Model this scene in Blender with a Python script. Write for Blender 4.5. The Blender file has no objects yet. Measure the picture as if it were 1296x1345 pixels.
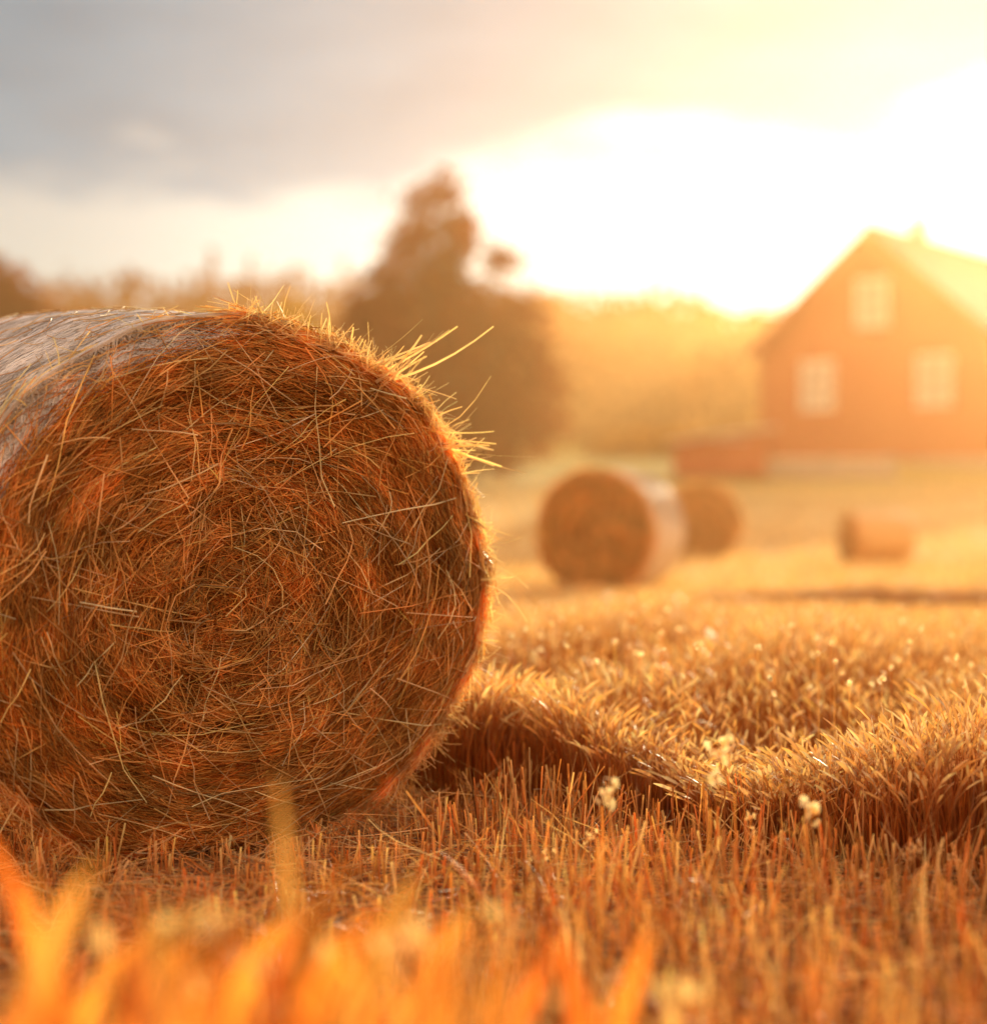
import bpy, math, numpy as np
from mathutils import Vector
rng=np.random.default_rng(7)
scene=bpy.context.scene
F=2400.0; CH=0.888
def PX(px,y): return (px-648)/F*y
def PZ(py,y): return CH-(py-672)/F*y
def dirv(az,el):
    az=math.radians(az); el=math.radians(el)
    return Vector((math.sin(az)*math.cos(el),math.cos(az)*math.cos(el),math.sin(el)))
SAZ=math.radians(22); SEL=math.radians(15)
SUN=dirv(22,15); GLOW=dirv(16,8)

# ---------------- materials
def newmat(name):
    m=bpy.data.materials.new(name); m.use_nodes=True
    nt=m.node_tree; nt.nodes.clear()
    return m,nt
def N(nt,t,**k):
    n=nt.nodes.new(t)
    for a,b in k.items(): setattr(n,a,b)
    return n
def fiber_mat(name,trans=0.35,rough=0.5,tcol=(1.0,0.8,0.5),spec=0.3,noise=True):
    m,nt=newmat(name); L=nt.links
    at=N(nt,'ShaderNodeAttribute',attribute_name='Col')
    tc=N(nt,'ShaderNodeTexCoord'); nz=N(nt,'ShaderNodeTexNoise'); nz.inputs['Scale'].default_value=9; nz.inputs['Detail'].default_value=2
    L.new(tc.outputs['Object'],nz.inputs['Vector'])
    mr=N(nt,'ShaderNodeMapRange'); mr.inputs['From Min'].default_value=.3; mr.inputs['From Max'].default_value=.7; mr.inputs['To Min'].default_value=0.7; mr.inputs['To Max'].default_value=1.2
    L.new(nz.outputs['Fac'],mr.inputs['Value'])
    mx=N(nt,'ShaderNodeVectorMath',operation='SCALE'); L.new(at.outputs['Color'],mx.inputs[0]); L.new(mr.outputs['Result'],mx.inputs['Scale'])
    p=N(nt,'ShaderNodeBsdfPrincipled'); p.inputs['Roughness'].default_value=rough; p.inputs['Specular IOR Level'].default_value=spec
    L.new(mx.outputs[0],p.inputs['Base Color'])
    t=N(nt,'ShaderNodeBsdfTranslucent')
    m2=N(nt,'ShaderNodeVectorMath',operation='MULTIPLY'); L.new(mx.outputs[0],m2.inputs[0]); m2.inputs[1].default_value=tcol
    L.new(m2.outputs[0],t.inputs['Color'])
    s=N(nt,'ShaderNodeMixShader'); s.inputs[0].default_value=trans
    L.new(p.outputs[0],s.inputs[1]); L.new(t.outputs[0],s.inputs[2])
    o=N(nt,'ShaderNodeOutputMaterial'); L.new(s.outputs[0],o.inputs[0])
    return m
def noise_mat(name,c1,c2,scale=5,rough=0.8,bump=0.3,detail=6,stretch=(1,1,1)):
    m,nt=newmat(name); L=nt.links
    tc=N(nt,'ShaderNodeTexCoord'); mp=N(nt,'ShaderNodeMapping'); mp.inputs['Scale'].default_value=stretch
    L.new(tc.outputs['Object'],mp.inputs[0])
    nz=N(nt,'ShaderNodeTexNoise'); nz.inputs['Scale'].default_value=scale; nz.inputs['Detail'].default_value=detail
    L.new(mp.outputs[0],nz.inputs['Vector'])
    cr=N(nt,'ShaderNodeValToRGB'); cr.color_ramp.elements[0].position=0.3; cr.color_ramp.elements[1].position=0.7
    cr.color_ramp.elements[0].color=(*c1,1); cr.color_ramp.elements[1].color=(*c2,1)
    L.new(nz.outputs['Fac'],cr.inputs[0])
    p=N(nt,'ShaderNodeBsdfPrincipled'); p.inputs['Roughness'].default_value=rough
    L.new(cr.outputs[0],p.inputs['Base Color'])
    b=N(nt,'ShaderNodeBump'); b.inputs['Strength'].default_value=bump; L.new(nz.outputs['Fac'],b.inputs['Height']); L.new(b.outputs[0],p.inputs['Normal'])
    o=N(nt,'ShaderNodeOutputMaterial'); L.new(p.outputs[0],o.inputs[0])
    return m

# ---------------- mesh helpers
def link(o,parent=None):
    scene.collection.objects.link(o)
    if parent: o.parent=parent
    return o
def raw_mesh(name,V,Q,mat,cols=None,parent=None,smooth=True):
    me=bpy.data.meshes.new(name); V=np.asarray(V,np.float32); Q=np.asarray(Q,np.int32)
    me.vertices.add(len(V)); me.vertices.foreach_set('co',V.ravel())
    k=Q.shape[1]
    me.loops.add(Q.size); me.loops.foreach_set('vertex_index',Q.ravel())
    me.polygons.add(len(Q)); me.polygons.foreach_set('loop_start',np.arange(0,Q.size,k,dtype=np.int32))
    me.polygons.foreach_set('use_smooth',np.full(len(Q),smooth))
    if cols is not None:
        a=me.color_attributes.new('Col','FLOAT_COLOR','POINT')
        c=np.ones((len(V),4),np.float32); c[:,:3]=cols; a.data.foreach_set('color',c.ravel())
    me.update(calc_edges=True); me.validate()
    me.materials.append(mat)
    return link(bpy.data.objects.new(name,me),parent)
def tubes_data(P,R,C,S=3):
    """S>=3 round stalks, S==2 flat split-straw ribbons"""
    n,k,_=P.shape
    T=np.gradient(P,axis=1); T/=(np.linalg.norm(T,axis=2,keepdims=True)+1e-9)
    ref=rng.normal(size=(n,1,3)); 
    A=np.cross(T,np.repeat(ref,k,1)); A/=np.linalg.norm(A,axis=2,keepdims=True)+1e-9
    B=np.cross(T,A)
    ang=np.arange(S)/S*2*np.pi
    V=P[:,:,None,:]+R[:,:,None,None]*(A[:,:,None,:]*np.cos(ang)[None,None,:,None]+B[:,:,None,:]*np.sin(ang)[None,None,:,None])
    base=(np.arange(n)*k*S)[:,None,None]+(np.arange(k-1)*S)[None,:,None]
    s=np.arange(S if S>2 else 1)[None,None,:]; s2=(s+1)%S
    Q=np.stack([base+s,base+s2,base+S+s2,base+S+s],-1).reshape(-1,4)
    if C.ndim==3: Cc=np.repeat(C.reshape(-1,3),S,0)
    else: Cc=np.repeat(C,k*S,0)
    return V.reshape(-1,3),Q,Cc
def merge(parts):
    Vs,Qs,Cs=[],[],[];o=0
    for v,q,c in parts:
        Vs.append(v);Qs.append(q+o);Cs.append(c);o+=len(v)
    return np.concatenate(Vs),np.concatenate(Qs),np.concatenate(Cs)
def pal(n,cols,w=None,jit=0.15):
    cols=np.array(cols); i=rng.choice(len(cols),n,p=w)
    return np.clip(cols[i]*(1+rng.normal(0,jit,(n,1))),0.005,1)
def box(name,c,s,mat,parent=None,rot=None,bevel=0):
    hx,hy,hz=[a/2 for a in s]
    V=[(x,y,z) for z in(-hz,hz) for y in(-hy,hy) for x in(-hx,hx)]
    Q=[(0,2,3,1),(4,5,7,6),(0,1,5,4),(2,6,7,3),(0,4,6,2),(1,3,7,5)]
    o=raw_mesh(name,V,Q,mat,parent=parent,smooth=False); o.location=c
    if rot: o.rotation_euler=rot
    if bevel:
        b=o.modifiers.new('b','BEVEL'); b.width=bevel; b.segments=2
    return o
def empty(name,loc=(0,0,0),rz=0):
    e=bpy.data.objects.new(name,None); e.location=loc; e.rotation_euler=(0,0,rz); e.empty_display_size=0.3
    return link(e)
def sstep(v,a,b):
    t=np.clip((v-a)/(b-a),0,1); return t*t*(3-2*t)

# ---------------- terrain
def terr(x,y):
    x=np.asarray(x,float); y=np.asarray(y,float)
    a=np.where(y<28,0,0.0019*(np.clip(y,28,66)-28)**2)
    b=np.interp(y,[66,90,140,200,300,900],[0,0.6,5.5,8,9,9])
    n=0.03*np.sin(x*0.9+y*0.35)*np.clip(y/10,0,1)+0.10*np.sin(x*0.13+1)*np.sin(y*0.1)*np.clip((y-30)/20,0,1)
    return a+b+n
ys=np.concatenate([np.linspace(-12,14,90),np.linspace(14.5,80,90),np.linspace(82,260,60),np.linspace(270,900,20)])
xs=np.concatenate([np.linspace(-400,-42,20),np.linspace(-40,-6.2,50),np.linspace(-6,8,70),np.linspace(8.4,45,50),np.linspace(50,400,20)])
X,Y=np.meshgrid(xs,ys); Z=terr(X,Y)+rng.normal(0,0.006,X.shape)
V=np.stack([X,Y,Z],-1).reshape(-1,3); ny,nx=X.shape
i=np.arange(ny-1)[:,None]*nx+np.arange(nx-1)[None,:]
Q=np.stack([i,i+1,i+nx+1,i+nx],-1).reshape(-1,4)
m,nt=newmat('field_soil'); L=nt.links
tc=N(nt,'ShaderNodeTexCoord')
n1=N(nt,'ShaderNodeTexNoise'); n1.inputs['Scale'].default_value=0.25; n1.inputs['Detail'].default_value=8
n2=N(nt,'ShaderNodeTexNoise'); n2.inputs['Scale'].default_value=30; n2.inputs['Detail'].default_value=6
L.new(tc.outputs['Object'],n1.inputs['Vector']);L.new(tc.outputs['Object'],n2.inputs['Vector'])
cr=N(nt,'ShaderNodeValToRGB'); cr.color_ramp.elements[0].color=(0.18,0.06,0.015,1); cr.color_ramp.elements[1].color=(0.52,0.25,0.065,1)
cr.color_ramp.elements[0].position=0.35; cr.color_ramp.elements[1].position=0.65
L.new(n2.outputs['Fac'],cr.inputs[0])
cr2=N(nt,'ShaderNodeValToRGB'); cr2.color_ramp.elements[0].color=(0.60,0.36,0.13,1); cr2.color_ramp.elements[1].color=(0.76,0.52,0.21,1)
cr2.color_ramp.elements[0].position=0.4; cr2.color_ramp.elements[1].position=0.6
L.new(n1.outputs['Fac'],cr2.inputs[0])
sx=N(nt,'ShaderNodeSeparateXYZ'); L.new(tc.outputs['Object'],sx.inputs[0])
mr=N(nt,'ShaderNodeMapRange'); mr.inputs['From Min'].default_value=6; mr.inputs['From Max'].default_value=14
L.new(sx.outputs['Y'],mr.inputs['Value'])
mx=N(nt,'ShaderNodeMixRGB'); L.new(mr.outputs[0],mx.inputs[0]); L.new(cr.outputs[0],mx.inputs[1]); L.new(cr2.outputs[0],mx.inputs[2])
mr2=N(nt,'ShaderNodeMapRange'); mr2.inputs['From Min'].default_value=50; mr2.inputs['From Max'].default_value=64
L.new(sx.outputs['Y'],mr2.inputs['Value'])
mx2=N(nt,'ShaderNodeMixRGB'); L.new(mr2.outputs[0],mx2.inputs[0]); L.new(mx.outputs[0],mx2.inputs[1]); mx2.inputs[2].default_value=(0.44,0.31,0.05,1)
p=N(nt,'ShaderNodeBsdfPrincipled'); p.inputs['Roughness'].default_value=0.9; L.new(mx2.outputs[0],p.inputs['Base Color'])
b=N(nt,'ShaderNodeBump'); b.inputs['Strength'].default_value=0.6; b.inputs['Distance'].default_value=0.03; L.new(n2.outputs['Fac'],b.inputs['Height']); L.new(b.outputs[0],p.inputs['Normal'])
o=N(nt,'ShaderNodeOutputMaterial'); L.new(p.outputs[0],o.inputs[0])
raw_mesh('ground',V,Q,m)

straw=fiber_mat('straw',0.35,0.45,(1.15,0.85,0.5),.2)
rimm=fiber_mat('straw_loose',0.6,0.35,(1.25,1.02,0.64),.4)
stubm=fiber_mat('stubble_straw',0.45,0.4,(1.2,0.93,0.55),.35)
leafm=fiber_mat('leaf',0.45,0.7,(1.5,0.8,0.25),0.08)
grassm=fiber_mat('dry_blade',0.62,0.45,(1.3,0.92,0.45),.2)
petalm=fiber_mat('seed_down',0.62,0.5,(1.25,1.12,.8),.3)

# ---------------- bale
def bale_mat(name,f1,f2,n1c,n2c):
    bm,nt=newmat(name); L=nt.links
    tc=N(nt,'ShaderNodeTexCoord'); at=N(nt,'ShaderNodeAttribute',attribute_name='Col')
    nz=N(nt,'ShaderNodeTexNoise'); nz.inputs['Scale'].default_value=14; nz.inputs['Detail'].default_value=6; L.new(tc.outputs['Object'],nz.inputs['Vector'])
    mp=N(nt,'ShaderNodeMapping'); mp.inputs['Scale'].default_value=(40,140,40); L.new(tc.outputs['Object'],mp.inputs[0])
    nf=N(nt,'ShaderNodeTexNoise'); nf.inputs['Scale'].default_value=1; nf.inputs['Detail'].default_value=5; L.new(mp.outputs[0],nf.inputs['Vector'])
    cr=N(nt,'ShaderNodeValToRGB'); cr.color_ramp.elements[0].color=(*f1,1); cr.color_ramp.elements[1].color=(*f2,1)
    cr.color_ramp.elements[0].position=.3;cr.color_ramp.elements[1].position=.7
    L.new(nz.outputs['Fac'],cr.inputs[0])
    crn=N(nt,'ShaderNodeValToRGB'); crn.color_ramp.elements[0].color=(*n1c,1); crn.color_ramp.elements[1].color=(*n2c,1)
    crn.color_ramp.elements[0].position=.34;crn.color_ramp.elements[1].position=.50
    L.new(nf.outputs['Fac'],crn.inputs[0])
    ad=N(nt,'ShaderNodeMath',operation='MULTIPLY_ADD'); L.new(nz.outputs['Fac'],ad.inputs[0]); ad.inputs[1].default_value=0.9; L.new(at.outputs['Fac'],ad.inputs[2])
    mr=N(nt,'ShaderNodeMapRange'); mr.inputs['From Min'].default_value=.85; mr.inputs['From Max'].default_value=1.05; L.new(ad.outputs[0],mr.inputs['Value'])
    mx=N(nt,'ShaderNodeMixRGB'); L.new(mr.outputs[0],mx.inputs[0]); L.new(cr.outputs[0],mx.inputs[1]); L.new(crn.outputs[0],mx.inputs[2])
    p=N(nt,'ShaderNodeBsdfPrincipled'); p.inputs['Roughness'].default_value=.7; L.new(mx.outputs[0],p.inputs['Base Color'])
    b=N(nt,'ShaderNodeBump'); b.inputs['Strength'].default_value=.7; b.inputs['Distance'].default_value=.01; L.new(nf.outputs['Fac'],b.inputs['Height']); L.new(b.outputs[0],p.inputs['Normal'])
    o=N(nt,'ShaderNodeOutputMaterial'); L.new(p.outputs[0],o.inputs[0])
    return bm
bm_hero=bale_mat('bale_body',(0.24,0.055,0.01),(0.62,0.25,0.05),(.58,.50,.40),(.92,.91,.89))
bm_far=bale_mat('bale_body_far',(.7,.30,.08),(.88,.50,.17),(.66,.40,.18),(.84,.68,.50))  # straw colours lifted to brighten the shaded far faces
bm_str=bale_mat('bale_body_straw',(.6,.24,.06),(.85,.46,.15),(.6,.28,.08),(.82,.46,.16))
netm=fiber_mat('net_thread',0.25,0.35,(1,1,1),.5)

def bale(loc,yaw,R,Len,detail=1.0,tilt=0.0,hero=False,body=None,net=True):
    root=empty('hay_bale',loc,yaw); root.rotation_euler=(tilt,0,yaw)
    off=np.array([-0.13,-0.07])*R
    XS=1.085 if hero else 1.0
    def shape(r,ph):
        k=1-np.clip(r/R,0,1)
        x=r*np.cos(ph)*XS; z=r*np.sin(ph)
        x=x*(1+0.05*np.clip(0.4-z/R,0,1)); 
        lump=1+0.010*np.sin(3*ph+1)+0.008*np.sin(7*ph+2.2)+.004*np.sin(17*ph)
        x=x*lump+k*off[0]; z=z*lump+k*off[1]
        z=np.where(z<-0.9*R,-0.9*R+(z+0.9*R)*0.45,z)
        return x,z
    def facey(r,ph):
        q=np.clip((r/R-0.86)/0.14,0,1)
        return 0.055*q**2.2+0.012*np.sin(r/R*34+ph)*(1-q)+0.014*np.sin(4*ph+r*9)*(1-q)+.006*np.sin(9*ph-r*31)-0.02*np.cos(r/R*1.6)+.03*np.exp(-(r/(.16*R))**2)
    def wrapw(ph):
        d=np.degrees(ph)%360
        return sstep(d,82,104)*(1-sstep(d,200,222)) if hero else 0*d
    def netfac(u,ph): return sstep(u,.09-.165*wrapw(ph),.115-.165*wrapw(ph))
    nseg=160
    ph=np.linspace(0,2*np.pi,nseg,endpoint=False)
    rings=[];nf=[]
    for r in np.concatenate([np.linspace(0.001,.85,18),np.linspace(.87,1,10)])*R:
        x,z=shape(np.full(nseg,r*0.985),ph); rings.append(np.stack([x,facey(np.full(nseg,r),ph)+0.012,z],-1)); nf.append(netfac(r-R,ph))
    for t in np.linspace(0.02,1,28):
        yy=0.06+t*(Len-0.09); bul=1+0.03*math.sin(math.pi*min(1,t*1.0))**0.6
        if t>0.93: bul*=1-0.6*(t-0.93)
        x,z=shape(np.full(nseg,R),ph); nn=bul-1+0.004*np.sin(ph*23+t*9); rings.append(np.stack([x*(1+nn),np.full(nseg,yy),z*(1+nn)],-1)); nf.append(netfac(np.full(nseg,yy),ph))
    for r in (0.9,0.6,0.3,0.001):
        x,z=shape(np.full(nseg,R*r),ph); rings.append(np.stack([x,np.full(nseg,Len+0.02),z],-1)); nf.append(np.zeros(nseg))
    V=np.array(rings); nr=len(rings)
    i=np.arange(nr-1)[:,None]*nseg+np.arange(nseg)[None,:]; j=np.arange(nr-1)[:,None]*nseg+(np.arange(nseg)[None,:]+1)%nseg
    raw_mesh('bale_core',V.reshape(-1,3),np.stack([i,j,j+nseg,i+nseg],-1).reshape(-1,4),body or (bm_hero if hero else bm_far),cols=np.repeat(np.array(nf).reshape(-1,1),3,1),parent=root)
    parts=[]
    dark=[(.68,.29,.055),(.80,.42,.11),(.50,.16,.028),(.86,.54,.18)] if hero else [(.84,.44,.12),(.90,.54,.18),(.76,.34,.08),(.92,.60,.22)]  # far palette lighter, making up in colour for faces in shade
    def strands(n,rlo,rhi,llo,lhi,dev,K,rad,ylo,yhi,cols,w=None,curl=0.0,pw=0.5,S=3):
        r0=R*(rlo+(rhi-rlo)*rng.random(n)**pw); p0=rng.random(n)*2*np.pi
        kp=~((wrapw(p0)*.075>(R-r0)+.012)&(rng.random(n)<.9)); r0=r0[kp];p0=p0[kp];n=len(r0)
        ln=rng.uniform(llo,lhi,n); d=rng.normal(0,1,n)*dev*(1+1.2*np.exp(-(r0/(0.22*R))**2))
        s=np.linspace(-.5,.5,K)[None,:]*ln[:,None]
        cv=rng.normal(0,curl,n)[:,None]
        t=s*np.cos(d)[:,None]; q=s*np.sin(d)[:,None]+cv*(s**2-0.02)
        rr=r0[:,None]+q; ph=p0[:,None]+t/np.maximum(rr,0.07)
        rr=np.abs(rr)
        over=np.clip(rr-R,0,None)
        rr=np.minimum(rr,R*1.01)
        x,z=shape(rr,ph)
        y=facey(rr,ph)-rng.uniform(ylo,yhi,n)[:,None]+over*0.8+rng.normal(0,.003,(n,K)) + (s/ln[:,None])*rng.normal(0,.012,n)[:,None]
        P=np.stack([x,y,z],-1)
        rd=rng.uniform(*rad,n)[:,None]*np.linspace(1,.6,K)[None,:]
        c=pal(n,cols,w,.2)
        band=1+.13*np.sin(r0/R*27+p0)+.10*np.sin(r0/R*61+2*p0)+.10*np.sin(5*p0+r0*17)
        c=c*band[:,None]
        return tubes_data(P,rd,np.clip(c,.01,1),S)
    def rimstr(n,cols,rad):
        p0=rng.random(n)*2*np.pi; K=6
        kp=(wrapw(p0)<.4)|(rng.random(n)<.05); p0=p0[kp]; n=len(p0)
        ln=rng.uniform(.06,.3,n); d=rng.normal(0,.16,n)
        s=np.linspace(-.5,.5,K)[None]*ln[:,None]
        ph=p0[:,None]+s*np.cos(d)[:,None]/R
        y=0.015+rng.random(n)[:,None]*0.06+s*np.sin(d)[:,None]
        rr=R*(1+.03*np.clip(y/.3,0,1)**.6)-0.5*np.clip(0.04-y,0,1)+rng.uniform(0,.022,n)[:,None]+(s/ln[:,None])*rng.normal(0,.03,n)[:,None]
        k=np.minimum(rr,R); x,z=shape(k,ph); x=x*rr/k; z=z*rr/k
        return tubes_data(np.stack([x,y,z],-1),rng.uniform(*rad,n)[:,None]*np.linspace(1,.6,K)[None],pal(n,cols,None,.25),2)
    sc=1.0 if hero else 4.0
    nn=lambda a:int(a*detail)
    parts.append(strands(nn(19000),0.0,1.0,.07,.30,.18,7,(.0008*sc,.0016*sc),0,.02,dark,[.35,.35,.2,.1]))
    parts.append(strands(nn(5000),0.02,1.0,.06,.30,.38,6,(.0009*sc,.0017*sc),.010,.03,dark+[(.90,.58,.22)],[.25,.38,.14,.15,.08],curl=1.2))
    if hero:
        parts.append(strands(480,0.03,.98,.10,.38,1.0,5,(.0012,.0026),.02,.05,[(.94,.66,.30),(.86,.52,.18),(.96,.78,.46)],curl=.9))
        parts.append(strands(700,0.0,.5,.04,.16,1.0,4,(.0011,.0019),.015,.04,[(.88,.54,.18),(.72,.38,.11)],curl=1.8))
    V,Q,C=merge(parts); raw_mesh('straw_strands',V,Q,straw,C,root)
    parts=[rimstr(nn(7000),dark[:2]+[(.92,.66,.30),(.95,.76,.42),(.95,.76,.42)],(.0010*sc,.0021*sc))]  # rim straws coloured lighter to paint in the golden rim light
    if hero:
        n=7000; p0=rng.random(n)*2*np.pi; kp=(wrapw(p0)<.3)|(rng.random(n)<.04); p0=p0[kp]; n=len(p0); K=5
        x0,z0=shape(np.full(n,R*.995),p0); y0=rng.uniform(.0,.09,n)
        ln=rng.uniform(.02,.075,n)*rng.choice([1,1,1,1,1.6],n); a=p0+rng.normal(0,.6,n)+rng.choice([-1,1],n)*rng.uniform(.4,1.3,n)
        s=np.linspace(0,1,K)[None]*ln[:,None]; cv=rng.normal(0,5,n)[:,None]
        dx,dz=np.cos(a)[:,None],np.sin(a)[:,None]
        P=np.stack([x0[:,None]+dx*s-dz*cv*s*s,y0[:,None]+s*rng.normal(0,.4,n)[:,None],z0[:,None]+dz*s+dx*cv*s*s],-1)
        parts.append(tubes_data(P,rng.uniform(.0011,.0023,n)[:,None]*np.linspace(1,.5,K)[None],pal(n,[(.95,.70,.34),(.97,.80,.46)]),2))  # fuzz colour brightened for the rim glow
        for (pd,dd,n,l0,l1) in ((60,24,8,.14,.27),(56,42,8,.06,.16),(64,78,4,.04,.08),(38,-6,8,.12,.24),(35,15,5,.06,.14),(20,-35,4,.05,.12),(0,-15,4,.04,.09),(84,30,3,.04,.07)):
            p0=np.radians(pd+rng.normal(0,2.0,n)); x0,z0=shape(np.full(n,R*.97),p0); y0=rng.uniform(-.01,.06,n)
            a=np.radians(dd+rng.normal(0,8,n)); ln=rng.uniform(l0,l1,n)+.03; K=7
            s=np.linspace(0,1,K)[None]*ln[:,None]; cv=rng.normal(0,.8,n)[:,None]
            dx,dz=np.cos(a)[:,None],np.sin(a)[:,None]
            P=np.stack([x0[:,None]+dx*s-dz*cv*s*s,y0[:,None]-.25*s+s*rng.normal(0,.2,n)[:,None],z0[:,None]+dz*s+dx*cv*s*s],-1)
            parts.append(tubes_data(P,rng.uniform(.0028,.0046,n)[:,None]*np.linspace(1,.5,K)[None],pal(n,[(.96,.74,.36),(.97,.80,.44)]),2))
    V,Q,C=merge(parts); raw_mesh('loose_straw',V,Q,rimm,C,root)
    if net:
        n=6200 if hero else 700; K=9
        p0=rng.uniform(math.radians(10),math.radians(215),n); ln=rng.uniform(.08,.3,n)
        s=np.linspace(-.5,.5,K)[None]*ln[:,None]; ph=p0[:,None]+s/R
        y=rng.uniform(.095,Len-.03,n)[:,None]+.006*((np.arange(K)%2)*2-1)[None]+s*rng.normal(0,.12,n)[:,None]
        t=np.clip((y-.06)/(Len-.09),0,1)
        rr=R*(1+.03*np.sin(np.pi*t)**.6)+rng.uniform(.001,.010,n)[:,None]; x,z=shape(np.full_like(rr,R),ph); x=x*rr/R; z=z*rr/R
        parts=[tubes_data(np.stack([x,y,z],-1),np.full((n,K),.0013 if hero else .004),pal(n,[(.96,.95,.93),(.88,.84,.78)] if hero else [(.84,.70,.52)]))]
        if hero:
            n=2600; p0=rng.uniform(math.radians(86),math.radians(214),n); ln=rng.uniform(.05,.2,n); s=np.linspace(-.5,.5,K)[None]*ln[:,None]; ph=p0[:,None]+s/R
            u=-.075*wrapw(p0)+rng.random(n)*(.10+.075*wrapw(p0)); u=u[:,None]+.004*((np.arange(K)%2)*2-1)[None]+s*rng.normal(0,.10,n)[:,None]
            rr=np.minimum(R+u,R); x,z=shape(rr,ph); h=rng.uniform(.004,.012,n)[:,None]
            y=np.where(u<0,facey(rr,ph)-h,np.maximum(u,.04)); k=1+np.where(u>=0,h+.01,0)/R; x=x*k; z=z*k
            parts.append(tubes_data(np.stack([x,y,z],-1),np.full((n,K),.0013),pal(n,[(.96,.95,.93),(.88,.84,.78)])))
            # stray straws caught in the net
            n=260; K=5; p0=rng.uniform(math.radians(60),math.radians(200),n); ln=rng.uniform(.05,.16,n); d=rng.uniform(0,6.28,n)
            s=np.linspace(-.5,.5,K)[None]*ln[:,None]; ph=p0[:,None]+s*np.cos(d)[:,None]/R; y=np.clip(rng.uniform(.1,Len-.1,n)[:,None]+s*np.sin(d)[:,None],.09,Len-.03)
            t=np.clip((y-.06)/(Len-.09),0,1); rr=R*(1+.03*np.sin(np.pi*t)**.6)+.012+np.abs(s)*.1; x,z=shape(np.full_like(rr,R),ph); x=x*rr/R; z=z*rr/R
            parts.append(tubes_data(np.stack([x,y,z],-1),np.full((n,K),.0014),pal(n,[(.9,.66,.32),(.7,.42,.16)])))
        V,Q,C=merge(parts); raw_mesh('net_wrap',V,Q,netm,C,root)
    return root
R=0.685
yb=4.6
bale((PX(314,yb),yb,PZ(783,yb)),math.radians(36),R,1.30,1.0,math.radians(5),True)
def far_bale(px,y,R,Len,yaw,d,**k):
    x=PX(px,y); bale((x,y,float(terr(x,y))+R*0.93),math.radians(yaw),R,Len,d,**k)
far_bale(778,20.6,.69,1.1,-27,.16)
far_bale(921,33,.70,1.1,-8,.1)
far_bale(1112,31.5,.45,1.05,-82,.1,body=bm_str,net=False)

# ---------------- foreground stubble
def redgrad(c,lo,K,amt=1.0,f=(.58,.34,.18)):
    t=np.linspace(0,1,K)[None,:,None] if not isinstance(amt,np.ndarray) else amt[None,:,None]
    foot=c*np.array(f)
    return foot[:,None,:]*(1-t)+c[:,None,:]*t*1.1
def stub(n,x0,x1,y0,y1,h0,h1,rad,cols,lean=.12,cond=None):
    x=rng.uniform(x0,x1,n); y=rng.uniform(y0,y1,n)
    u=(x*0.93+y*0.36); ru=np.round(u/0.14)*0.14; x=x+(ru-u)*0.8+rng.normal(0,.015,n)
    gx=np.round(x/.035)*.035; gy=np.round(y/.05)*.05; x=x+(gx-x)*.5+rng.normal(0,.004,n); y=y+(gy-y)*.5+rng.normal(0,.006,n)
    keep=np.abs(x)<0.29*np.abs(y)+0.9
    if cond is not None: keep&=cond(x,y)
    x=x[keep];y=y[keep];n=len(x)
    h=(h0+(h1-h0)*rng.random(n)**1.4)*(0.85+0.35*np.sin(x*5+y*3)*np.sin(y*7-x*2)+.1); K=4
    h*=1-.45*(1-sstep(x,-.25,.1))*sstep(y,2.6,3.3)
    s=np.linspace(0,1,K)[None]*h[:,None]; big=rng.random(n)<.10
    lx=np.where(big,rng.normal(0,.6,n),rng.normal(0,lean,n))[:,None]; ly=np.where(big,rng.normal(0,.6,n),rng.normal(0,lean,n))[:,None]
    z0=terr(x,y)-.005
    P=np.stack([x[:,None]+lx*s,y[:,None]+ly*s,z0[:,None]+s],-1)
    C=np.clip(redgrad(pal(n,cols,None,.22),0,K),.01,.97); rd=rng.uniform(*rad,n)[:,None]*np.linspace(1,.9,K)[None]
    f=n*2//3
    return merge([tubes_data(P[:f],rd[:f],C[:f],4),tubes_data(P[f:],rd[f:]*1.25,C[f:],2)])
def litter(n,x0,x1,y0,y1,l0,l1,z1,rad,cols,cond=None):
    x=rng.uniform(x0,x1,n); y=rng.uniform(y0,y1,n); 
    if cond is not None:
        k=cond(x,y); x=x[k];y=y[k];n=len(x)
    a=rng.uniform(0,2*np.pi,n); ln=rng.uniform(l0,l1,n)
    K=5; s=np.linspace(-.5,.5,K)[None]*ln[:,None]; z=terr(x,y)+rng.random(n)**2*z1+.004; e=rng.normal(0,.22,n)[:,None]; cv=rng.normal(0,1.5,n)[:,None]
    P=np.stack([x[:,None]+np.cos(a)[:,None]*s-np.sin(a)[:,None]*cv*s*s,y[:,None]+np.sin(a)[:,None]*s+np.cos(a)[:,None]*cv*s*s,np.maximum(z[:,None]+e*s,.004+terr(x,y)[:,None])],-1)
    return tubes_data(P,rng.uniform(*rad,n)[:,None]*np.ones((1,K)),pal(n,cols,None,.25))
gold=[(.82,.45,.14),(.88,.56,.21),(.68,.30,.08),(.93,.68,.32)]
front=lambda x,y:(x+y)<5.4
parts=[stub(19000,-2.2,2.6,1.6,6.2,.06,.22,(.0014,.0030),gold,cond=front),
       litter(10000,-2.2,2.6,1.8,6.0,.06,.25,.06,(.0009,.002),gold+[(.95,.74,.40)],cond=front),
       litter(450,-1.6,2.2,3.2,5.2,.10,.28,.12,(.0009,.0016),[(.95,.74,.40)],cond=front)]
n=3600; x=rng.uniform(-1.5,2.2,n); y=rng.uniform(2.4,5.5,n); k=front(x,y); x=x[k];y=y[k];n=len(x)
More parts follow.
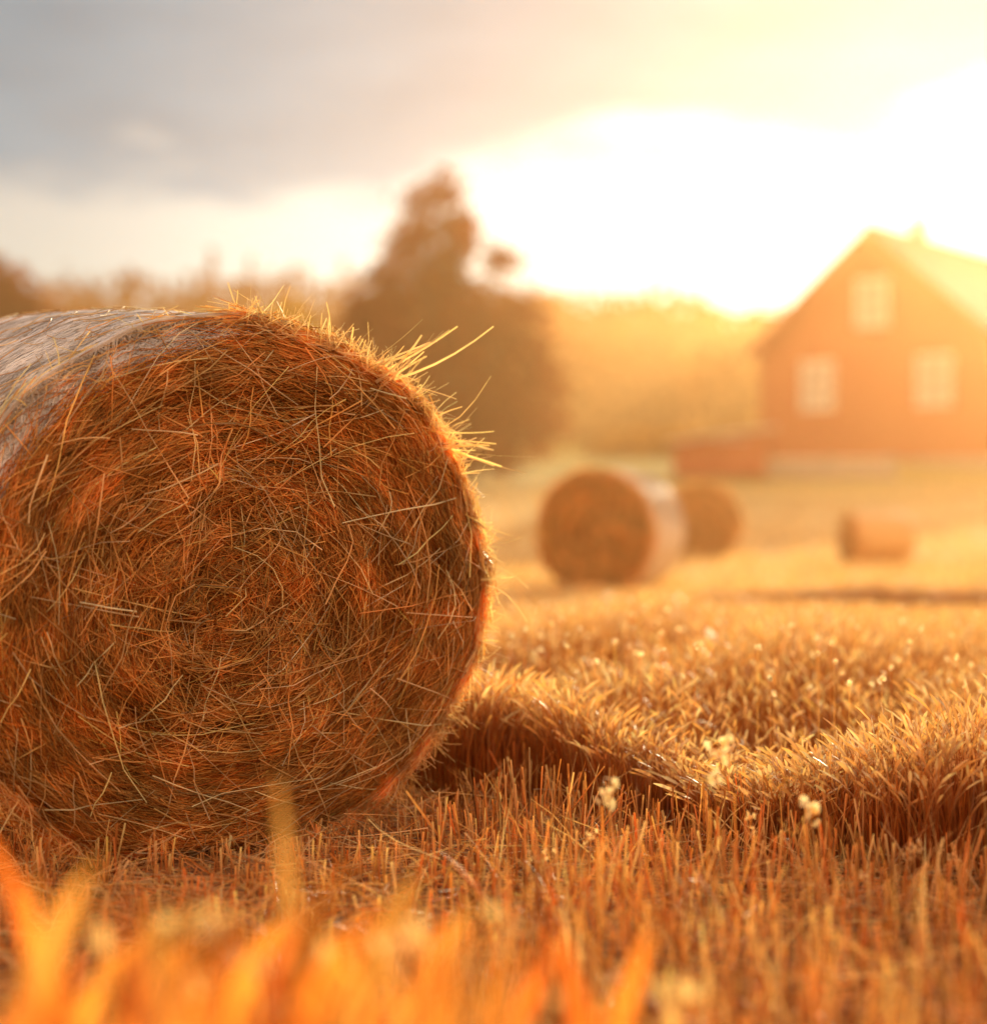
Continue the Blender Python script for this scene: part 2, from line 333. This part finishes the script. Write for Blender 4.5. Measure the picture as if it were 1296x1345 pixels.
h=rng.uniform(.08,.27,n)*(1-.45*(1-sstep(x,-.25,.1))); K=5; s=np.linspace(0,1,K)[None]; bx=rng.normal(0,.08,n)[:,None]; by=rng.normal(0,.06,n)[:,None]
P=np.stack([x[:,None]+bx*s**2,y[:,None]+by*s**2,terr(x,y)[:,None]+h[:,None]*s*(1-.15*s)],-1)
parts.append(tubes_data(P,np.full((n,1),.0012)*np.array([[1,1,1,.8,.3]]),pal(n,gold),2))
V,Q,C=merge(parts); raw_mesh('stubble',V,Q,stubm,C)

# ---------------- standing wheat crop
def wheat(n,x0,x1,y0,y1,cond,h0,h1):
    x=rng.uniform(x0,x1,n); y=rng.uniform(y0,y1,n); k=cond(x,y)&(np.abs(x)<.3*y+1.0); x=x[k];y=y[k];n=len(x)
    hm=1+.16*np.sin(x*2.1+y*.7)+.20*np.sin(x*3.7-y*2.3+1)+.07*np.sin(x*9+y*5)
    h=rng.uniform(h0,h1,n)*hm; K=7; s=np.array([0,.4,.7,.82,.86,.94,1.0])[None]
    a=rng.uniform(0,6.28,n); b=rng.uniform(.01,.15,n)
    P=np.stack([x[:,None]+(np.cos(a)*b)[:,None]*s**2.5,y[:,None]+(np.sin(a)*b)[:,None]*s**2.5,terr(x,y)[:,None]+h[:,None]*(s-.16*s**4)],-1)
    Rr=np.array([[.0024,.0022,.0018,.0018,.0036,.0038,.0010]])*rng.uniform(.6,1.25,(n,1))
    c=redgrad(pal(n,[(.88,.62,.28),(.84,.52,.19),(.94,.75,.42)],None,.15),0,K,np.array([0,.0,.12,.45,.85,1,1.]),(.46,.22,.10))  # dark foot colour paints the shaded front wall of the crop
    return tubes_data(P,Rr,np.clip(c,.01,.98),2)
back=lambda x,y:((x+y)>5.3+.12*np.sin(x*6)+.08*np.sin(x*17))&(y<9.6+.4*np.sin(x*1.5))
edge_=lambda x,y:back(x,y)&((x+y)<5.75)
parts=[wheat(29000,-1.2,5,3.8,10.2,back,.27,.45),wheat(40000,-.6,2.2,3.4,6.4,edge_,.28,.45)]
V,Q,C=merge(parts); raw_mesh('wheat_crop',V,Q,stubm,C)
n=190; y=5.2+rng.random(n)*4.2; x=rng.uniform(0,1,n)*(.30*y)+.05; k=(x+y)>5.8; x=x[k];y=y[k];n=len(x)  # pale flecks added over the crop to make bright bokeh discs
z=terr(x,y)+rng.uniform(.34,.50,n); parts=[]
for rep in range(5):
    d=rng.normal(size=(n,3)); d/=np.linalg.norm(d,axis=1,keepdims=True); u=np.linspace(-1,1,5); r=rng.uniform(.005,.010,n)
    P=np.stack([x,y,z],-1)[:,None,:]+rng.normal(0,.003,(n,1,3))+d[:,None,:]*(r[:,None,None]*u[None,:,None])
    parts.append(tubes_data(P,r[:,None]*np.sqrt(np.clip(1.02-u**2,0.02,1))[None]*.7,pal(n,[(.98,.90,.66)],None,.03),2))
s=np.linspace(0,1,4)[None]; P=np.stack([x[:,None]+0*s,y[:,None]+0*s,terr(x,y)[:,None]*(1-s)+z[:,None]*s],-1); parts.append(tubes_data(P,np.full((n,4),.0011),pal(n,gold)))
V,Q,C=merge(parts); raw_mesh('bokeh_flecks',V,Q,petalm,C)
# ---------------- far stubble
n=60000; y=9+rng.random(n)**1.3*50; x=rng.uniform(-.32,.36,n)*y+rng.uniform(-1,1,n)
h=rng.uniform(.03,.09,n); w=rng.uniform(.006,.02,n)*(1+y/30); a=rng.uniform(0,np.pi,n)
dx=np.cos(a)*w; dy=np.sin(a)*w; z=terr(x,y)-.01; lx=rng.normal(0,.04,n)
V=np.stack([np.stack([x-dx,y-dy,z],-1),np.stack([x+dx,y+dy,z],-1),np.stack([x+dx*.7+lx,y+dy*.7,z+h],-1),np.stack([x-dx*.7+lx,y-dy*.7,z+h],-1)],1)
raw_mesh('field_stubble',V.reshape(-1,3),np.arange(4*n).reshape(-1,4),stubm,np.repeat(pal(n,[(.88,.64,.29),(.82,.54,.22),(.92,.72,.38)]),4,0))
n=7000; x=rng.uniform(2.0,9,n); yc=17.5-.18*(x-2); y=yc+rng.normal(0,.35,n); z=terr(x,y)+np.abs(rng.random(n))*.16*np.exp(-((y-yc)/.45)**2)*np.clip((x-2)/1.5,0,1)
a=rng.uniform(0,2*np.pi,n); ln=rng.uniform(.1,.35,n); e=rng.normal(0,.3,n); K=3; s=np.linspace(-.5,.5,K)[None]*ln[:,None]
P=np.stack([x[:,None]+np.cos(a)[:,None]*s,y[:,None]+np.sin(a)[:,None]*s,z[:,None]+e[:,None]*s+.01],-1)
V,Q,C=tubes_data(P,np.full((n,K),.004),pal(n,[(.74,.44,.16),(.82,.52,.22)])); raw_mesh('straw_windrow',V,Q,straw,C)

# ---------------- foreground blades (close to the camera)
def blades(name,specs,mat,cols):
    S=np.array(specs); n=len(S); K=11; s=np.linspace(0,1,K)[None]
    lean=np.hypot(S[:,3:4],S[:,4:5])
    x=S[:,0:1]+S[:,3:4]*s**2; y=S[:,1:2]+S[:,4:5]*s**2; z=S[:,2:3]*(s-.30*s**4*np.clip(lean*5,0,1.8))
    w=S[:,5:6]*np.sin(np.pi*np.clip(.12+.88*s,0,1))**.7*.5
    a=rng.uniform(-.7,.7,n)[:,None]
    A=np.stack([x-w*np.cos(a),y-w*np.sin(a),z],-1); B=np.stack([x+w*np.cos(a),y+w*np.sin(a),z+w*.3],-1)
    V=np.stack([A,B],2).reshape(-1,3)
    i=(np.arange(n)*K*2)[:,None]+np.arange(K-1)[None]*2
    Q=np.stack([i,i+1,i+3,i+2],-1).reshape(-1,4)
    C=np.repeat(pal(n,cols,None,.2),K*2,0)
    return raw_mesh(name,V,Q,mat,C)
sp=[]
for _ in range(250):
    y=rng.uniform(1.4,2.4); px=rng.uniform(-150,900); py=rng.uniform(1180,1390)+max(0,px-450)*.2
    sp.append((PX(px,y),y,max(.12,PZ(py,y)),rng.normal(0,.08),rng.normal(0,.06),rng.uniform(.004,.013)))
for _ in range(90):
    y=rng.uniform(1.5,2.3); px=rng.uniform(-80,600); py=rng.uniform(1090,1220)
    sp.append((PX(px,y),y,PZ(py,y),rng.normal(0.05,.13),rng.normal(0,.06),rng.uniform(.007,.022)))
for px,py,dx in ((215,1055,.22),(245,1080,.26),(280,1095,.20),(380,1065,-.03),(405,1075,.12),(430,1105,.16),(500,1140,.10),(30,1040,-.12),(60,1080,.12),(90,1090,.18),(150,1130,.20),(330,1160,.14),(560,1195,.1),(820,1235,.08),(760,1260,-.06),(690,1240,.1)):
    y=rng.uniform(1.8,2.3); sp.append((PX(px,y)-dx*.5,y,PZ(py,y)+.08,dx,0,rng.uniform(.026,.046)))
blades('dry_grass',sp,grassm,[(.92,.50,.12),(.86,.38,.08),(.92,.58,.18),(.42,.28,.11),(.84,.28,.06),(.36,.17,.05),(.6,.28,.08)])

# ---------------- weeds with seed heads
def weed(px,y,top,name='wildflower',fl=(.92,.82,.5),n=34,spread=.035,stem=.0012,big=1.0):
    x=PX(px,y); z0=float(terr(x,y)); h=PZ(top,y)-z0; K=7
    parts=[]; s=np.linspace(0,1,K)[None]
    P=np.stack([x+.02*s**2,y+0*s,z0+h*s],-1); parts.append(tubes_data(P,np.full((1,K),stem),pal(1,[(.7,.42,.14)])))
    m=9; t=rng.uniform(.78,1,m); a=rng.uniform(0,6.28,m); ln=rng.uniform(.4,1,m)*spread; ss=np.linspace(0,1,4)[None]
    P=np.stack([x+.02*t[:,None]**2+np.cos(a)[:,None]*ln[:,None]*ss,y+np.sin(a)[:,None]*ln[:,None]*ss,z0+h*t[:,None]+ln[:,None]*.6*ss],-1)
    parts.append(tubes_data(P,np.full((m,4),.0007),pal(m,[(.7,.42,.14)])))
    tips=P[rng.integers(0,m,n),rng.integers(1,4,n)]+rng.normal(0,.004,(n,3)); d=rng.normal(0,1,(n,3)); d/=np.linalg.norm(d,axis=1,keepdims=True)
    l2=rng.uniform(.003,.007,n)[:,None]*big; u=np.linspace(-1,1,4)
    P=tips[:,None,:]+d[:,None,:]*(l2[:,:,None]*u[None,:,None])
    parts.append(tubes_data(P,big*np.array([[.0008,.0036,.0036,.0008]])*np.ones((n,1)),pal(n,[fl],None,.04),2))
    V,Q,C=merge(parts); return raw_mesh(name,V,Q,petalm,C)
wf=(.98,.90,.60)
weed(935,3.7,975,big=1.9,fl=wf,n=24,stem=.0012); weed(795,3.75,1012,big=1.9,fl=wf,n=22,stem=.0012); weed(1055,3.65,1045,n=14,spread=.02,big=2.0,fl=wf,stem=.0012); weed(975,4.1,1075,n=40,spread=.03,fl=(.94,.74,.4)); weed(1190,3.9,1110,n=18,spread=.02,fl=(.94,.74,.4))
for px,t in ((700,1120),(860,1110),(1120,1150),(1240,1125),(1040,1130),(760,1100)):
    weed(px,rng.uniform(3.9,4.4),t,n=26,spread=.03,fl=(.95,.76,.42),big=.9)
for px,y,t in ((230,2.1,1225),(270,2.2,1205),(340,2.0,1235),(520,2.1,1225),(610,2.2,1230),(660,2.0,1275),(140,2.1,1240),(400,2.1,1270),(860,2.3,1290)):  # near seed heads, added pale and oversized for bright bokeh discs
    weed(px,y,t,n=7,spread=.06,fl=(.96,.78,.38),big=2.5,stem=.002)

# ---------------- trees
def leafquads(c,size,cols,w=None):
    n=len(c); a=rng.normal(size=(n,3)); a/=np.linalg.norm(a,axis=1,keepdims=True); b=np.cross(a,rng.normal(size=(n,3))); b/=np.linalg.norm(b,axis=1,keepdims=True)
    s=(size*rng.uniform(.6,1.3,n))[:,None]; a=a*s; b=b*s*.6
    V=np.stack([c-a,c-b*.9+a*.1,c+a,c+b],1).reshape(-1,3)
    return V,np.arange(4*n).reshape(-1,4),np.repeat(pal(n,cols,w,.25),4,0)
barkm=noise_mat('bark',(.06,.03,.018),(.13,.075,.045),8,.9,.6)
def tree(name,x,y,lobes,size,dens,cols,trunk=.22):
    z0=float(terr(x,y)); root=empty(name,(x,y,z0))
    cs=[];limbs=[]
    for (lx,lz,r) in lobes:
        for rep in range(2):
            ly=rng.normal(0,.5)*min(2.2,2.8-r) if rep else rng.normal(0,.2)
            c=np.array([lx,ly,lz]); m=max(5,int(26*r*r*dens))
            d=rng.normal(size=(m,3)); d/=np.linalg.norm(d,axis=1,keepdims=True)
            sub=c+d*(r*(.25+.85*rng.random(m)**.6))[:,None]
            sr=rng.uniform(.12,.30,m)
            for q in range(m):
                k=int(rng.integers(14,30)); e=rng.normal(size=(k,3))*sr[q]*np.array([1,1,.7]); cs.append(sub[q]+e)
            if rng.random()<.8: limbs.append(c)
            limbs.extend(sub[:2])
    V,Q,C=leafquads(np.concatenate(cs),size,cols); raw_mesh('crown',V,Q,leafm,C,root)
    n=len(limbs); E=np.array(limbs); K=7; s=np.linspace(0,1,K)[None,:,None]
    st=np.stack([np.zeros(n),np.zeros(n),np.clip(E[:,2]*rng.uniform(.25,.55,n),.3,None)],-1)
    P=st[:,None]*(1-s)+E[:,None]*s; P[:,:,2]+=(np.sin(s[:,:,0]*np.pi)*-.15)
    A=tubes_data(P,trunk*.36*np.linspace(1,.12,K)[None]*np.ones((n,1)),np.full((n,3),.1),6)
    top=max(l[1] for l in lobes)
    zz=np.linspace(-.2,top,12); P=np.stack([.12*np.sin(zz*.8),.1*np.sin(zz*1.1+1),zz],-1)[None]
    B=tubes_data(P,(trunk*np.linspace(1.15,.1,12))[None],np.full((1,3),.1),10)
    V,Q,C=merge([A,B]); raw_mesh('trunk',V,Q,barkm,C,root)
    return root
def tree_px(name,px,y,L,size,dens,cols,trunk=.22):
    x=PX(px,y); z0=float(terr(x,y))
    tree(name,x,y,[((PX(a,y)-x),PZ(b,y)-z0,r/F*y) for a,b,r in L],size,dens,cols,trunk)
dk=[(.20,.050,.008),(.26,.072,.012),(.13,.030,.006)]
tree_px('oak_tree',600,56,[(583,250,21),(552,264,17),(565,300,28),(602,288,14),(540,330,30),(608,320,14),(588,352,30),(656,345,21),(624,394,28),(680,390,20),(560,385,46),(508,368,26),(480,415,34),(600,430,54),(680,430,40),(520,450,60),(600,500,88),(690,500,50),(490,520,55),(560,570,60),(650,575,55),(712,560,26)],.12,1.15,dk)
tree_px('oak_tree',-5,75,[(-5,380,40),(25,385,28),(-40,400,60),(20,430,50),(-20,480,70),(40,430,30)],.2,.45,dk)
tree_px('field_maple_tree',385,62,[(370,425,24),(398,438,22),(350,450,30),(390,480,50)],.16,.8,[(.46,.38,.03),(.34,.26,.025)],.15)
parts=[]
def topline(px): return np.interp(px,[-300,60,120,250,340,450,740,800,890,960,1020,1400],[360,385,378,372,362,375,392,402,392,418,415,400])
for yy,cnt,lo in ((108,70,1.0),(124,70,.6),(142,90,.25),(160,110,0)):
    for q in range(cnt):
        px=-250+1750*(q+rng.random())/cnt; y=yy+rng.uniform(-6,6); x=PX(px,y); z0=float(terr(x,y))
        zt=PZ(topline(px)+rng.normal(0,8)-4,y); h=(zt-z0)*(1-.42*lo*rng.uniform(.7,1.1)); h=max(h,2.5)
        con=(rng.random()<(.7 if px<480 else .15)); n=240; w=h*(.15 if con else .36)
        if con: h*=1.06
        t=rng.random(n)
        if con: t=t**1.6; rad=w*(1-t)*(.8+.35*np.sin(t*30)); 
        else: t=t*.95+.05; rad=w*np.sqrt(np.clip(1-(2*t-1.0)**2,0,1))*rng.uniform(.6,1.1,n)
        a=rng.uniform(0,6.28,n); c=np.stack([x+rad*np.cos(a),y+rad*np.sin(a),z0+t*h],-1)+rng.normal(0,.15,(n,3))
        parts.append(leafquads(c,np.full(n,.5 if not con else .38),[(.19,.070,.012),(.25,.095,.018)] if px<700 else [(.30,.13,.022),(.35,.17,.03)]))  # right-hand trees get paler leaf colours, painting in the golden haze
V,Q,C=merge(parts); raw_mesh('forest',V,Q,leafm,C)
parts=[]
for q in range(40):
    px=rng.uniform(-100,1000); y=rng.uniform(72,96); x=PX(px,y); z0=float(terr(x,y)); r=rng.uniform(.6,1.5); n=260
    d=rng.normal(size=(n,3)); d/=np.linalg.norm(d,axis=1,keepdims=True); d[:,2]=np.abs(d[:,2])
    parts.append(leafquads(np.array([x,y,z0])+d*r*rng.uniform(.5,1,(n,1))*np.array([1.5,1,1]),np.full(n,.2),[(.34,.20,.035),(.25,.12,.02)]))
V,Q,C=merge(parts); raw_mesh('hedge',V,Q,leafm,C)

# ---------------- barn
m,nt=newmat('red_planks'); L=nt.links
tc=N(nt,'ShaderNodeTexCoord'); wv=N(nt,'ShaderNodeTexWave',bands_direction='Z'); wv.inputs['Scale'].default_value=1.6; wv.inputs['Distortion'].default_value=.2
L.new(tc.outputs['Object'],wv.inputs['Vector']); nz=N(nt,'ShaderNodeTexNoise'); nz.inputs['Scale'].default_value=3; nz.inputs['Detail'].default_value=8; L.new(tc.outputs['Object'],nz.inputs['Vector'])
cr=N(nt,'ShaderNodeValToRGB'); cr.color_ramp.elements[0].color=(.34,.065,.02,1); cr.color_ramp.elements[1].color=(.50,.11,.035,1); L.new(nz.outputs['Fac'],cr.inputs[0])
p=N(nt,'ShaderNodeBsdfPrincipled'); p.inputs['Roughness'].default_value=.75; L.new(cr.outputs[0],p.inputs['Base Color'])
b=N(nt,'ShaderNodeBump'); b.inputs['Strength'].default_value=.5; b.inputs['Distance'].default_value=.03; L.new(wv.outputs['Fac'],b.inputs['Height']); L.new(b.outputs[0],p.inputs['Normal'])
o=N(nt,'ShaderNodeOutputMaterial'); L.new(p.outputs[0],o.inputs[0]); red=m
white=noise_mat('white_paint',(.66,.60,.54),(.76,.70,.64),6,.6,.1)
glass=noise_mat('window_glass',(.34,.30,.28),(.46,.40,.36),2,.15,.0)
roofm=noise_mat('roof_metal',(.42,.32,.27),(.54,.43,.37),4,.85,.2,stretch=(1,.2,1))
stone=noise_mat('stone',(.32,.26,.20),(.48,.40,.33),5,.9,.6)
yB=66; beta=math.radians(38)
W=9.0; LB=14; EH=4.7; RH=8.55
xB=PX(1146,yB); zB=2.45
barn=empty('red_barn',(xB,yB,zB),-beta)
hw=W/2
V=[(-hw,0,0),(hw,0,0),(hw,0,EH),(0,0,RH),(-hw,0,EH),(-hw,LB,0),(hw,LB,0),(hw,LB,EH),(0,LB,RH),(-hw,LB,EH)]
me=bpy.data.meshes.new('walls'); me.from_pydata(V,[],[(0,1,2,3,4),(9,8,7,6,5),(1,6,7,2),(5,0,4,9)]); me.materials.append(red); link(bpy.data.objects.new('walls',me),barn)
pitch=math.atan2(RH-EH,hw); sl=math.hypot(hw,RH-EH)+.55
for sgn,nm in ((1,'roof_right'),(-1,'roof_left')):
    cx=sgn*(sl/2)*math.cos(pitch); cz=RH+.10-(sl/2)*math.sin(pitch)
    box(nm,(cx,LB/2,cz),(sl,LB+.9,.14),roofm,barn,rot=(0,sgn*pitch,0))
box('ridge_cap',(0,LB/2,RH+.2),(.3,LB+.95,.08),roofm,barn)
for sgn in (1,-1):
    box('bargeboard',(sgn*(sl/2)*math.cos(pitch),-.48,RH-.06-(sl/2)*math.sin(pitch)),(sl,.06,.26),red,barn,rot=(0,sgn*pitch,0))
def window(x,z,w,h,face='g',yy=0):
    def P(u,v,d): return (u,-d,v) if face=='g' else (hw+d,u,v)
    def S(a,c,t): return (a,t,c) if face=='g' else (t,a,c)
    box('window_pane',P(x,z,.02),S(w,h,.04),glass,barn)
    t=.17
    box('window_frame',P(x,z+h/2+t/2,.05),S(w+2*t,t,.1),white,barn); box('window_frame',P(x,z-h/2-t/2,.05),S(w+2*t,t,.1),white,barn)
    box('window_frame',P(x-w/2-t/2,z,.05),S(t,h,.1),white,barn); box('window_frame',P(x+w/2+t/2,z,.05),S(t,h,.1),white,barn)
    box('muntin',P(x,z,.055),S(.10,h,.03),white,barn)
    for q in (-.18,.18): box('muntin',P(x,z+q*h,.06),S(w,.07,.024),white,barn)
window(0,6.0,.95,1.45); window(-2.2,3.1,1.0,1.5); window(2.4,3.1,1.0,1.5)
for q in (3,7,11): window(q,3.1,1.0,1.4,'s')
box('foundation',(0,LB/2,-.1),(W+.12,LB+.12,.9),stone,barn)
box('chimney',(0.3,3.2,RH+.35),(.45,.45,.7),stone,barn,bevel=.03); box('chimney_cap',(0.3,3.2,RH+.75),(.58,.58,.1),stone,barn)
for sx_ in (-1,1): box('corner_board',(sx_*(hw+.01),-.02,EH/2+.2),(.16,.1,EH-.4),red,barn)
yS=61; xS=PX(948,yS); zs=float(terr(xS,yS)); shed=empty('red_shed',(xS,yS,zs),math.radians(-12))
V=[(-1.5,-1,0),(1.5,-1,0),(1.5,1.4,0),(-1.5,1.4,0),(-1.5,-1,1.1),(1.5,-1,1.5),(1.5,1.4,1.6),(-1.5,1.4,1.25)]
me=bpy.data.meshes.new('walls'); me.from_pydata(V,[],[(0,1,5,4),(1,2,6,5),(2,3,7,6),(3,0,4,7)]); me.materials.append(red); link(bpy.data.objects.new('walls',me),shed)
box('roof',(0,.2,1.42),(3.5,3.0,.12),roofm,shed,rot=(0.04,-.13,0)); box('door',(.4,-1.03,.6),(.8,.05,1.15),red,shed); box('door_frame',(.4,-1.02,1.2),(1.0,.06,.07),white,shed)
yW=60.5; wall=empty('stone_wall',(PX(1088,yW),yW,float(terr(PX(1088,yW),yW))),math.radians(-6))
box('wall_body',(0,0,.3),(4.2,.3,.6),stone,wall,bevel=.02); box('coping',(0,0,.64),(4.35,.42,.09),white,wall,bevel=.01)
for q in (-2.0,0,2.0): box('pier',(q,0,.36),(.4,.44,.78),stone,wall,bevel=.02)

# ---------------- haze
hz,nt=newmat('haze_volume'); vs=N(nt,'ShaderNodeVolumeScatter'); vs.inputs['Density'].default_value=.0048; vs.inputs['Anisotropy'].default_value=.74; vs.inputs['Color'].default_value=(1,.50,.19,1)
o=N(nt,'ShaderNodeOutputMaterial'); nt.links.new(vs.outputs[0],o.inputs['Volume'])
box('haze',(0,107,2.5),(400,194,23),hz)

# ---------------- world
w=bpy.data.worlds.new('World'); scene.world=w; w.use_nodes=True; nt=w.node_tree; nt.nodes.clear(); L=nt.links
tc=N(nt,'ShaderNodeTexCoord'); sep=N(nt,'ShaderNodeSeparateXYZ'); L.new(tc.outputs['Generated'],sep.inputs[0])
def M(op,a,b=None,c=None,clamp=False):
    n=N(nt,'ShaderNodeMath',operation=op,use_clamp=clamp)
    for i,v in enumerate((a,b,c)):
        if v is None: continue
        if isinstance(v,(int,float)): n.inputs[i].default_value=v
        else: L.new(v,n.inputs[i])
    return n.outputs[0]
def SM(v,a,b,lo=0,hi=1):
    n=N(nt,'ShaderNodeMapRange',interpolation_type='SMOOTHSTEP'); L.new(v,n.inputs['Value'])
    for k,q in (('From Min',a),('From Max',b),('To Min',lo),('To Max',hi)): n.inputs[k].default_value=q
    return n.outputs[0]
def MIX(f,a,b):
    n=N(nt,'ShaderNodeMixRGB'); L.new(f,n.inputs[0])
    for i,v in ((1,a),(2,b)):
        if isinstance(v,tuple): n.inputs[i].default_value=(*v,1)
        else: L.new(v,n.inputs[i])
    return n.outputs[0]
dt=N(nt,'ShaderNodeVectorMath',operation='DOT_PRODUCT'); L.new(tc.outputs['Generated'],dt.inputs[0]); dt.inputs[1].default_value=GLOW
c=dt.outputs['Value']
mp=N(nt,'ShaderNodeMapping'); mp.inputs['Scale'].default_value=(4,4,15); L.new(tc.outputs['Generated'],mp.inputs[0])
nz=N(nt,'ShaderNodeTexNoise'); nz.inputs['Scale'].default_value=1.6; nz.inputs['Detail'].default_value=6; nz.inputs['Roughness'].default_value=.55; L.new(mp.outputs[0],nz.inputs['Vector'])
nf=M('SUBTRACT',nz.outputs['Fac'],.5)
z=sep.outputs['Z']; x=sep.outputs['X']
edge=M('MULTIPLY_ADD',x,.085,.188)
v=M('SUBTRACT',z,edge); v=M('MULTIPLY_ADD',nf,.13,v)
mask=SM(v,-.014,.024)
near=SM(c,.86,.998)
clear=MIX(near,(.50,.39,.27),(1.2,1.05,.80))
cloud=MIX(near,(.185,.290,.325),(.50,.48,.43))
cm=N(nt,'ShaderNodeVectorMath',operation='SCALE'); L.new(cloud,cm.inputs[0]); L.new(M('MULTIPLY_ADD',nf,1.1,1.0),cm.inputs['Scale'])
front_=MIX(mask,clear,cm.outputs[0])
hi=SM(z,.3,.8); front_=MIX(hi,front_,(.80,.78,.78))
back_fill=MIX(hi,(2.1,1.04,.46),(.90,.80,.72))  # warm bright sky added behind the camera to light the bale face
tot=MIX(SM(c,-.1,.7),back_fill,front_)
sky=N(nt,'ShaderNodeTexSky',sky_type='NISHITA'); sky.sun_disc=False; sky.sun_elevation=SEL; sky.sun_rotation=SAZ
sc_=N(nt,'ShaderNodeVectorMath',operation='SCALE'); L.new(sky.outputs[0],sc_.inputs[0]); L.new(M('MULTIPLY_ADD',mask,-.55,1.0),sc_.inputs['Scale'])
bg1=N(nt,'ShaderNodeBackground'); L.new(sc_.outputs[0],bg1.inputs[0]); bg1.inputs[1].default_value=.05
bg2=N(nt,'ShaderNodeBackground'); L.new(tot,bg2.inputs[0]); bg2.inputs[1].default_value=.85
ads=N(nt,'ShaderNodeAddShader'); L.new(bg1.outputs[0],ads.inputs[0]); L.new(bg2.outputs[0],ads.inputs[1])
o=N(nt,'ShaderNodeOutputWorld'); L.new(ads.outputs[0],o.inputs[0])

sl_=bpy.data.lights.new('sun','SUN'); sl_.energy=5.0; sl_.angle=math.radians(.6); sl_.color=(1,.77,.46)
so=link(bpy.data.objects.new('sun',sl_)); so.rotation_euler=(-SUN).to_track_quat('-Z','Y').to_euler(); so.location=(10,20,15)

cam=bpy.data.cameras.new('camera'); co=link(bpy.data.objects.new('camera',cam)); co.location=(0,0,CH); co.rotation_euler=(math.radians(90),0,0)
cam.sensor_fit='HORIZONTAL'; cam.sensor_width=36; cam.lens=36*F/1296; cam.clip_start=.05; cam.clip_end=3000
cam.dof.use_dof=True; cam.dof.focus_distance=4.6; cam.dof.aperture_fstop=cam.lens/1000/.060
scene.camera=co
scene.view_settings.view_transform='Standard'; scene.view_settings.look='None'; scene.view_settings.exposure=0
